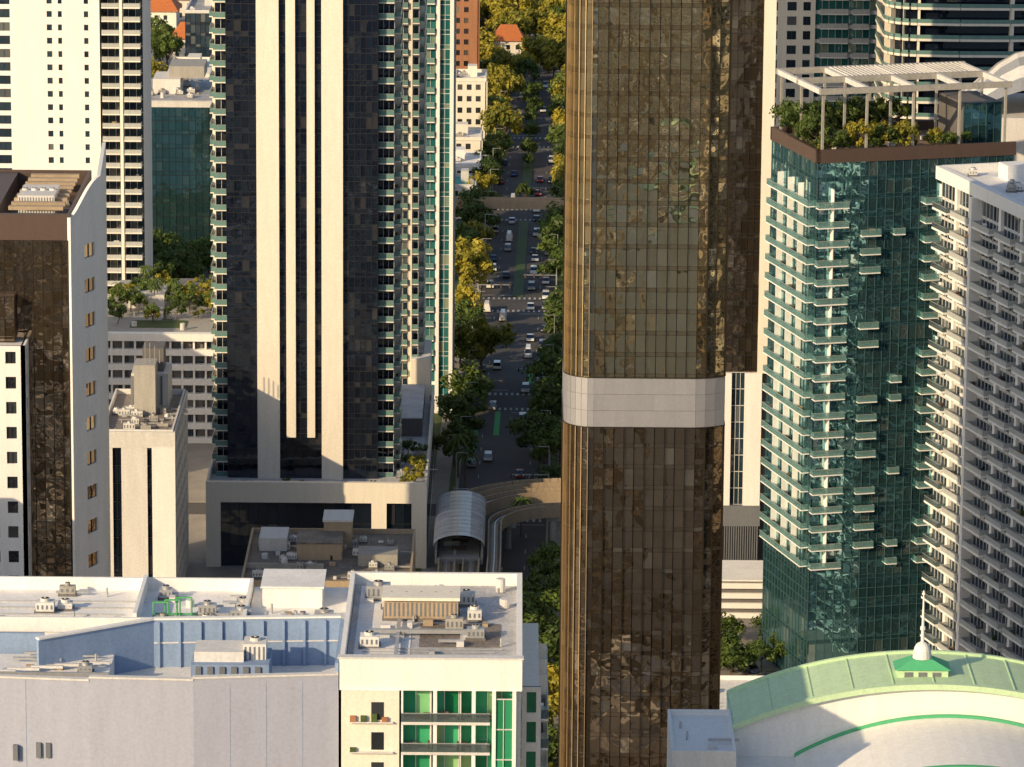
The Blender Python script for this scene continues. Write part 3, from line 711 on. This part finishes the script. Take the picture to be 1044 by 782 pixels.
for v in (.3,12,22.8): b.ob(O(.3,v),O(35.5,v),PZ,PZ+1.0,0,.8,conc,.5)
for u in (.3,9,17.5,26,34.6): b.ob(O(u,1.1),O(u+.7,1.1),PZ+.01,PZ+.9,0,21.6,offw,.5)
for i in range(30): b.ob(O(9.8+i*.84,12.8),O(9.8+i*.84+.18,12.8),PZ+.9,PZ+1.1,0,9.8,offw)
b.ob(O(9.9,13),O(25.6,13),PZ+.3,PZ+.5,0,9,roofg)
facade(b,O(28.5,5),O(35.5,5),95.2,103,3.5,1.5,gtd,mult); b.ob(O(28.5,5.2),O(35.5,5.2),95.2,103,0,12,dconc)
for i in range(14):
    u,v=U(4,28),U(4.5,16); b.ob(O(u,v),O(u+U(.6,2),v),95.2,95.2+U(.4,.9),0,.8,random.choice([white,tan,brownm,offw]))
b.obj('green_glass_tower')
def Rf(u,v,z,s,me=None,nm='roof_garden_tree'): 
    p=O(u,v); plant(me or random.choice(TG),p[0],p[1],z,s,nm)
for (u,v,s) in ((1.8,6,.62),(2,12,.7),(1.9,17,.7),(7,20,.62),(11,20,.6),(15,20,.65),(18.5,20,.6),(12.5,2.4,.5),(5,2,.4),(3,9,.5),(22,20,.6),(6,14,.5)): Rf(u,v,96,s)
for (u,v,s) in ((8.5,2.3,.55),(14,2.5,.42),(22,2,.38),(16.8,2.4,.5)): Rf(u,v,96,s,random.choice(TY))
for i in range(56):
    u0,u1,v0,v1=random.choice([(.8,9,1,3.2),(.8,3,4,20),(10,18,1.2,3.8),(20,29,1,3.2),(5,20,18,22)])
    Rf(U(u0,u1),U(v0,v1),96.1,U(.5,1.0),random.choice(SH),'roof_garden_shrub')

# ------------------------------------------------------------ right white balcony tower (P)
b=B(); a17=math.radians(17); c0=(72.4,786); d=(math.sin(a17),-math.cos(a17))
def P_(t,o=0): return (c0[0]+d[0]*t+math.cos(a17)*o, c0[1]+d[1]*t+math.sin(a17)*o)
p,q=P_(0),P_(60)
b.ob(P_(0.5,.5),P_(60,.5),0,94.6,0,29,void)
facade(b,p,q,0,94.6,3.35,1.5,gbl,mulw,sm=offw,sp=.12)
for (t0,t1) in ((.3,6.5),(8.2,16),(17.7,25),(27.2,34),(36.2,44)):
    balconies(b,P_(t0),P_(t1),1,93,3.35,1.9,white,raill if t0>8 else railk,1,.25,.36)
for t in (7,16.5,26,35): b.ob(P_(t),P_(t+1.0),0,94.6,.6 if t!=16.5 else 1.9,.2,white,.5)
b.ob(P_(-.5,-.6),P_(60,-.6),94.6,96.8,.5,.8,white,.5)
b.ob(P_(.1,.3),P_(60,.3),94.6,95.4,0,29.6,roofw,.5)
b.ob(P_(-.5,30.2),P_(-.5,.25),94.6,96.8,.3,.5,white,.5)
b.ob(P_(5,8),P_(9,8),95.4,98,0,5,white); b.ob(P_(20,9),P_(30,9),95.4,99,0,8,offw)
for i in range(10):
    t,o=U(2,40),U(2,16); pp=P_(t,o); hvac(b,pp[0],pp[1],95.4,1.4,1.2,1.1)
facade(b,P_(0,30),P_(0,0),0,94.6,3.35,1.5,gbl,mulw,sm=offw,sp=.12)
b.obj('white_balcony_tower')

# ------------------------------------------------------------ upper right buildings (Q)
b=B()
pl=[(76.5,975),(76.5,965)]+[(76.5+5-5*math.cos(math.radians(a)),950+5-5*math.sin(math.radians(a))) for a in range(0,91,15)]+[(90,949.4),(100,949.6),(112,951)]
for i in range(24,62):
    z=3.2*i
    for k in range(len(pl)-1):
        b.ob(pl[k],pl[k+1],z,z+.5,1.6,0,cream,.5); b.ob(pl[k],pl[k+1],z+.5,z+1.3,1.58,-1.5,railf)
        b.ob(pl[k],pl[k+1],z+.5,z+3.2,0,.2,gnv)
        if k%2==0: b.ob(pl[k],lerp(pl[k],pl[k+1],.06),z+.5,z+3.2,1.3,0,cream)
b.box(77.5,956,0,112,985,198,void)
b.obj('curved_balcony_tower')
b=B()
punched(b,(53,1000),(64,1000),0,190,3.1,[(1,3),(5,7),(8.4,10)],.25,.85,cream,gbl)
facade(b,(64,1001),(80,1001),0,190,3.1,1.5,gtx,mulw,sm=white,sp=.25)
b.box(53,1001.4,0,80,1030,190,offw)
balconies(b,(65,1001),(71,1001),0,190,3.1,1.5,white,raill,1,.4); balconies(b,(72,1001),(75.5,1001),0,190,3.1,1.5,white,raill,1,.4)
b.obj('cream_residential_tower')
b=B()
b.box(84,862,0,120,890,92,offw)
n=10
for i in range(n):
    for k in range(8):
        def S(u,v): return (84+32*u,862+24*v,92+11*math.sin(math.pi*min(1,u*1.1+.05))*(.5+.5*math.sin(math.pi*v)))
        b.poly([S(i/n,k/8),S((i+1)/n,k/8),S((i+1)/n,(k+1)/8),S(i/n,(k+1)/8)],offw if k%2 else steel)
b.obj('shell_roof_pavilion')

# ------------------------------------------------------------ lower right arched-roof building (R)
b=B()
def vault(cx,hw,y0,y1,zb,zp,roofm,wallm,trim,zw,n=40,rim=.35,tw=.5,ribs=True):
    h=zp-zb; rr=(hw*hw+h*h)/(2*h)
    zz=lambda x: zp-rr+math.sqrt(max(0,rr*rr-(x-cx)**2))
    X=[cx-hw+2*hw*i/n for i in range(n+1)]
    for i in range(n):
        a,c=X[i],X[i+1]
        b.poly([(a,y0,zz(a)),(c,y0,zz(c)),(c,y1,zz(c)),(a,y1,zz(a))],roofm,.35 if i%2 else .6)
        b.poly([(a,y0,zw),(c,y0,zw),(c,y0,zz(c)-.01),(a,y0,zz(a)-.01)],wallm,.5)
        b.hexa([(a,y0-tw,zz(a)-rim),(c,y0-tw,zz(c)-rim),(c,y0+.1,zz(c)-rim),(a,y0+.1,zz(a)-rim),(a,y0-tw,zz(a)+.3),(c,y0-tw,zz(c)+.3),(c,y0+.1,zz(c)+.3),(a,y0+.1,zz(a)+.3)],trim,.5)
        b.hexa([(a,y1-.1,zz(a)-rim),(c,y1-.1,zz(c)-rim),(c,y1+.4,zz(c)-rim),(a,y1+.4,zz(a)-rim),(a,y1-.1,zz(a)+.3),(c,y1-.1,zz(c)+.3),(c,y1+.4,zz(c)+.3),(a,y1+.4,zz(a)+.3)],trim,.5)
        if ribs and i%4==0: b.hexa([(a-.06,y0+.1,zz(a)),(a+.06,y0+.1,zz(a)),(a+.06,y1-.1,zz(a)),(a-.06,y1-.1,zz(a)),(a-.06,y0+.1,zz(a)+.1),(a+.06,y0+.1,zz(a)+.1),(a+.06,y1-.1,zz(a)+.1),(a-.06,y1-.1,zz(a)+.1)],roofm,.9)
    b.poly([(X[0],y0,zw),(X[0],y1,zw),(X[0],y1,zb),(X[0],y0,zb)],wallm,.5)
    return zz
z1=vault(48.3,23,516,529,81.0,86.1,mint,white,mint,60,tw=.7)
z2=vault(50,17.5,497,515.6,77.6,82.4,white,white,greent,60,ribs=False)
b.box(25.4,516.2,0,70,529,80.5,white,.5)
b.box(32.5,498,0,68,515.9,77.4,white,.5)
b.box(18.2,506,0,25.4,522,80.6,white,.5); parapet(b,18.2,506,25.4,522,80.6,81.2,white,.3); clutter(b,19.5,508,24.5,520,80.6,4)
b.box(25.5,506,0,32.5,516,77.5,white,.5)
for i in range(6): b.box(20.5+i*.9,505.9,70,20.9+i*.9,506,79,louv)
for i in range(5):
    x=41+i*4.2; b.box(x,496,74,x+.5,496.4,z2(x)-.5,white,.5)
cz=85.4; cx=47.2; cy=521
b.box(cx-2.9,cy-1.6,cz-.8,cx+2.9,cy+1.6,cz+1.5,mint,.5)
for i in range(3): b.box(cx-2.1+i*1.6,cy-1.64,cz+.3,cx-1.1+i*1.6,cy-1.61,cz+1.2,louv)
b.hexa([(cx-3.2,cy-1.9,cz+1.5),(cx+3.2,cy-1.9,cz+1.5),(cx+3.2,cy+1.9,cz+1.5),(cx-3.2,cy+1.9,cz+1.5),(cx-1.2,cy-.9,cz+2.5),(cx+1.2,cy-.9,cz+2.5),(cx+1.2,cy+.9,cz+2.5),(cx-1.2,cy+.9,cz+2.5)],greent)
b.cyl(cx,cy,cz+2.5,cz+3.4,1.1,white,16,1.0)
for k in range(5):
    t0=k*math.pi/10; t1=(k+1)*math.pi/10; b.cyl(cx,cy,cz+3.4+1.0*math.sin(t0),cz+3.4+1.0*math.sin(t1),.95*math.cos(t0),white,16,max(.08,.95*math.cos(t1)))
b.cyl(cx,cy,cz+4.4,cz+10.0,.2,white,8,.07); b.cyl(cx,cy,cz+5.8,cz+6.2,.3,white,8); b.cyl(cx,cy,cz+10,cz+10.5,.22,white,8,.02)
b.obj('arched_roof_building')

# ------------------------------------------------------------ buildings along the far avenue
def block(name,x0,y0,x1,y1,h,wm,gm,style='p',fh=3.3,roof=roofw,n=10):
    b=B(); b.box(x0,y0+.7,0,x1-.3,y1,h,wm,.5)
    if style=='p':
        k=int((x1-x0-1)/2.6); punched(b,(x0,y0),(x1,y0),0,h,fh,[(.8+i*2.6,2.2+i*2.6) for i in range(max(1,k))],.3,.78,wm,gm)
        k=int((y1-y0-1)/3.2); punched(b,(x1+.3,y0),(x1+.3,y1),0,h,fh,[(.8+i*3.2,2.4+i*3.2) for i in range(max(1,k))],.3,.78,wm,gm)
    elif style=='g': facade(b,(x0,y0),(x1,y0),0,h,fh,1.6,gm,mulk,sm=gm); facade(b,(x1+.1,y0),(x1+.1,y1),0,h,fh,1.8,gm,mulk,sm=gm)
    elif style=='b':
        facade(b,(x0,y0),(x1,y0),0,h,fh,1.6,gm,mulw,sm=wm); balconies(b,(x0+.5,y0),(x1-.5,y0),0,h,fh,1.5,wm,raill,max(1,int((x1-x0)/5)),.4)
    b.box(x0+.3,y0+.7,h,x1-.3,y1-.3,h+.12,roof); parapet(b,x0,y0+.6,x1,y1,h,h+1,wm)
    if n: clutter(b,x0+1,y0+2,x1-1,y1-2,h+.12,n); b.box(x0+(x1-x0)*.4,y0+(y1-y0)*.5,h+.12,x0+(x1-x0)*.7,y0+(y1-y0)*.75,h+3.2,wm)
    return b.obj(name)
block('brick_apartment_building',-24,1420,-11,1434,46,brick,gcr,'p')
block('cream_apartment_building',-17,1335,-8,1352,20,cream,gcr,'p')
block('shop_building',-19,1175,-14.5,1192,5,white,gcr,'p',n=4)
block('teal_roof_shop',-17,1245,-10,1262,6,offw,gcr,'p',roof=paint('teal_roof',(.06,.4,.38)),n=2)
block('shop_building',-24,1270,-9,1290,7,white,gcr,'p',n=8)
block('shop_building',-22,1295,-9,1312,10,cream,gcr,'p',n=6)
block('red_shop_building',-26,1365,-9,1382,9,brick,gcr,'p',n=6)
block('apartment_building',22,1240,40,1265,30,cream,gcr,'b'); block('apartment_building',24,1300,45,1330,45,white,gbl,'b')
block('apartment_building',-70,1260,-52,1290,16,tan,gcr,'p'); block('apartment_building',-96,1290,-84,1320,28,cream,gcr,'p')
block('glass_office_building',-98,1395,-86,1425,30,offw,gbl,'g',roof=roofg); block('shop_building',-112,1330,-98,1350,9,white,gcr,'p')
block('apartment_building',-70,1330,-58,1370,14,cream,gbl,'b'); block('office_building',60,1180,110,1230,70,offw,gtx,'g'); block('office_building',100,1050,150,1100,120,white,gbl,'b')
block('office_building',-150,1230,-118,1260,40,cream,gbl,'b')
def house(x,y,w_,dd,h=7):
    b=B(); b.box(x-w_/2,y-dd/2,0,x+w_/2,y+dd/2,h,cream)
    for i in range(int(w_/3)):
        for z in (1,4.2): b.box(x-w_/2+.8+i*3,y-dd/2-.05,z,x-w_/2+2+i*3,y-dd/2,z+1.5,gcr)
    e=.8; r_=w_*.28
    b.hexa([(x-w_/2-e,y-dd/2-e,h),(x+w_/2+e,y-dd/2-e,h),(x+w_/2+e,y+dd/2+e,h),(x-w_/2-e,y+dd/2+e,h),(x-r_,y-.3,h+4.5),(x+r_,y-.3,h+4.5),(x+r_,y+.3,h+4.5),(x-r_,y+.3,h+4.5)],tile); b.obj('tiled_roof_house')
for (x,y,w_,dd) in ((-119,1560,14,16),(-108,1585,12,12),(-104,1500,10,12),(-2,1500,9,10),(22,1530,12,12),(-14,1590,12,12),(18,1640,12,14),(-28,1610,12,12)): house(x,y,w_,dd)
# unseen blocks added outside the frame, for shade and for reflections in the glass
rng=random.Random(3)
def nb(x,y,w_,dd,h,ang=0):
    b=B(); m=rng.choice([cream,offw,tan,white,conc,cream]); k=max(1,int(h/3.5)); a=math.radians(ang)
    ex=(math.cos(a),math.sin(a)); ey=(-math.sin(a),math.cos(a))
    C=lambda u,v:(x+ex[0]*u+ey[0]*v,y+ex[1]*u+ey[1]*v)
    b.ob(C(-w_/2,-dd/2),C(w_/2,-dd/2),0,h,0,dd,m,.5)
    for j in range(k): b.ob(C(-w_/2-.1,-dd/2-.1),C(w_/2+.1,-dd/2-.1),j*3.5+1.2,min(h-.2,j*3.5+2.5),0,dd+.2,gcr)
    for i in range(int(w_/5)+1):
        u=-w_/2+i*5; b.ob(C(u,-dd/2-.3),C(u+1.2,-dd/2-.3),0,h,0,dd+.6,m,.5)
    for i in range(int(dd/5)+1):
        v=-dd/2+i*5; b.ob(C(-w_/2-.3,v),C(w_/2+.3,v),0,h-.05,0,1.2,m,.5)
    b.ob(C(-w_/2+.3,-dd/2+.3),C(w_/2-.3,-dd/2+.3),h,h+.15,0,dd-.6,rng.choice([roofw,roofg,roofb,roofg]))
    b.ob(C(-w_/5,-dd/5),C(w_/5,-dd/5),h,h+3.5,0,dd*.4,m)
    b.obj('unseen_block')
for (x,y,w_,dd,h) in ((-140,925,36,50,50),(-125,712,34,30,60),(125,850,40,24,100)): nb(x,y,w_,dd,h)  # off-frame occluders added to cast shade into the scene
for gx in range(-120,381,27):  # added unseen blocks, turned to catch sun and show in the tower glass
    for gy in range(20,760,36):
        if abs(gx-xc(gy))<18: continue
        if gx<-100 and gy>540: continue
        if -90<gx<40 and 430<gy<540: continue
        if 0<gx<95 and 460<gy<560: continue
        if gx<105 and gy>560: 
            h=rng.choice([8,12,16]) if gx<100 else 30
            if gy>640: continue
        elif gx>115 and gy>250: h=rng.choice([20,45,70,95,120,150])
        else: h=min(240-.325*gy-16,rng.choice([12,18,30,50,75,100,120]))
        if gx<0: h=min(h,60)
        if h>6: nb(gx+rng.uniform(-4,4),gy+rng.uniform(-4,4),rng.uniform(12,19),rng.uniform(13,22),h,rng.choice([22,16,28,20]))
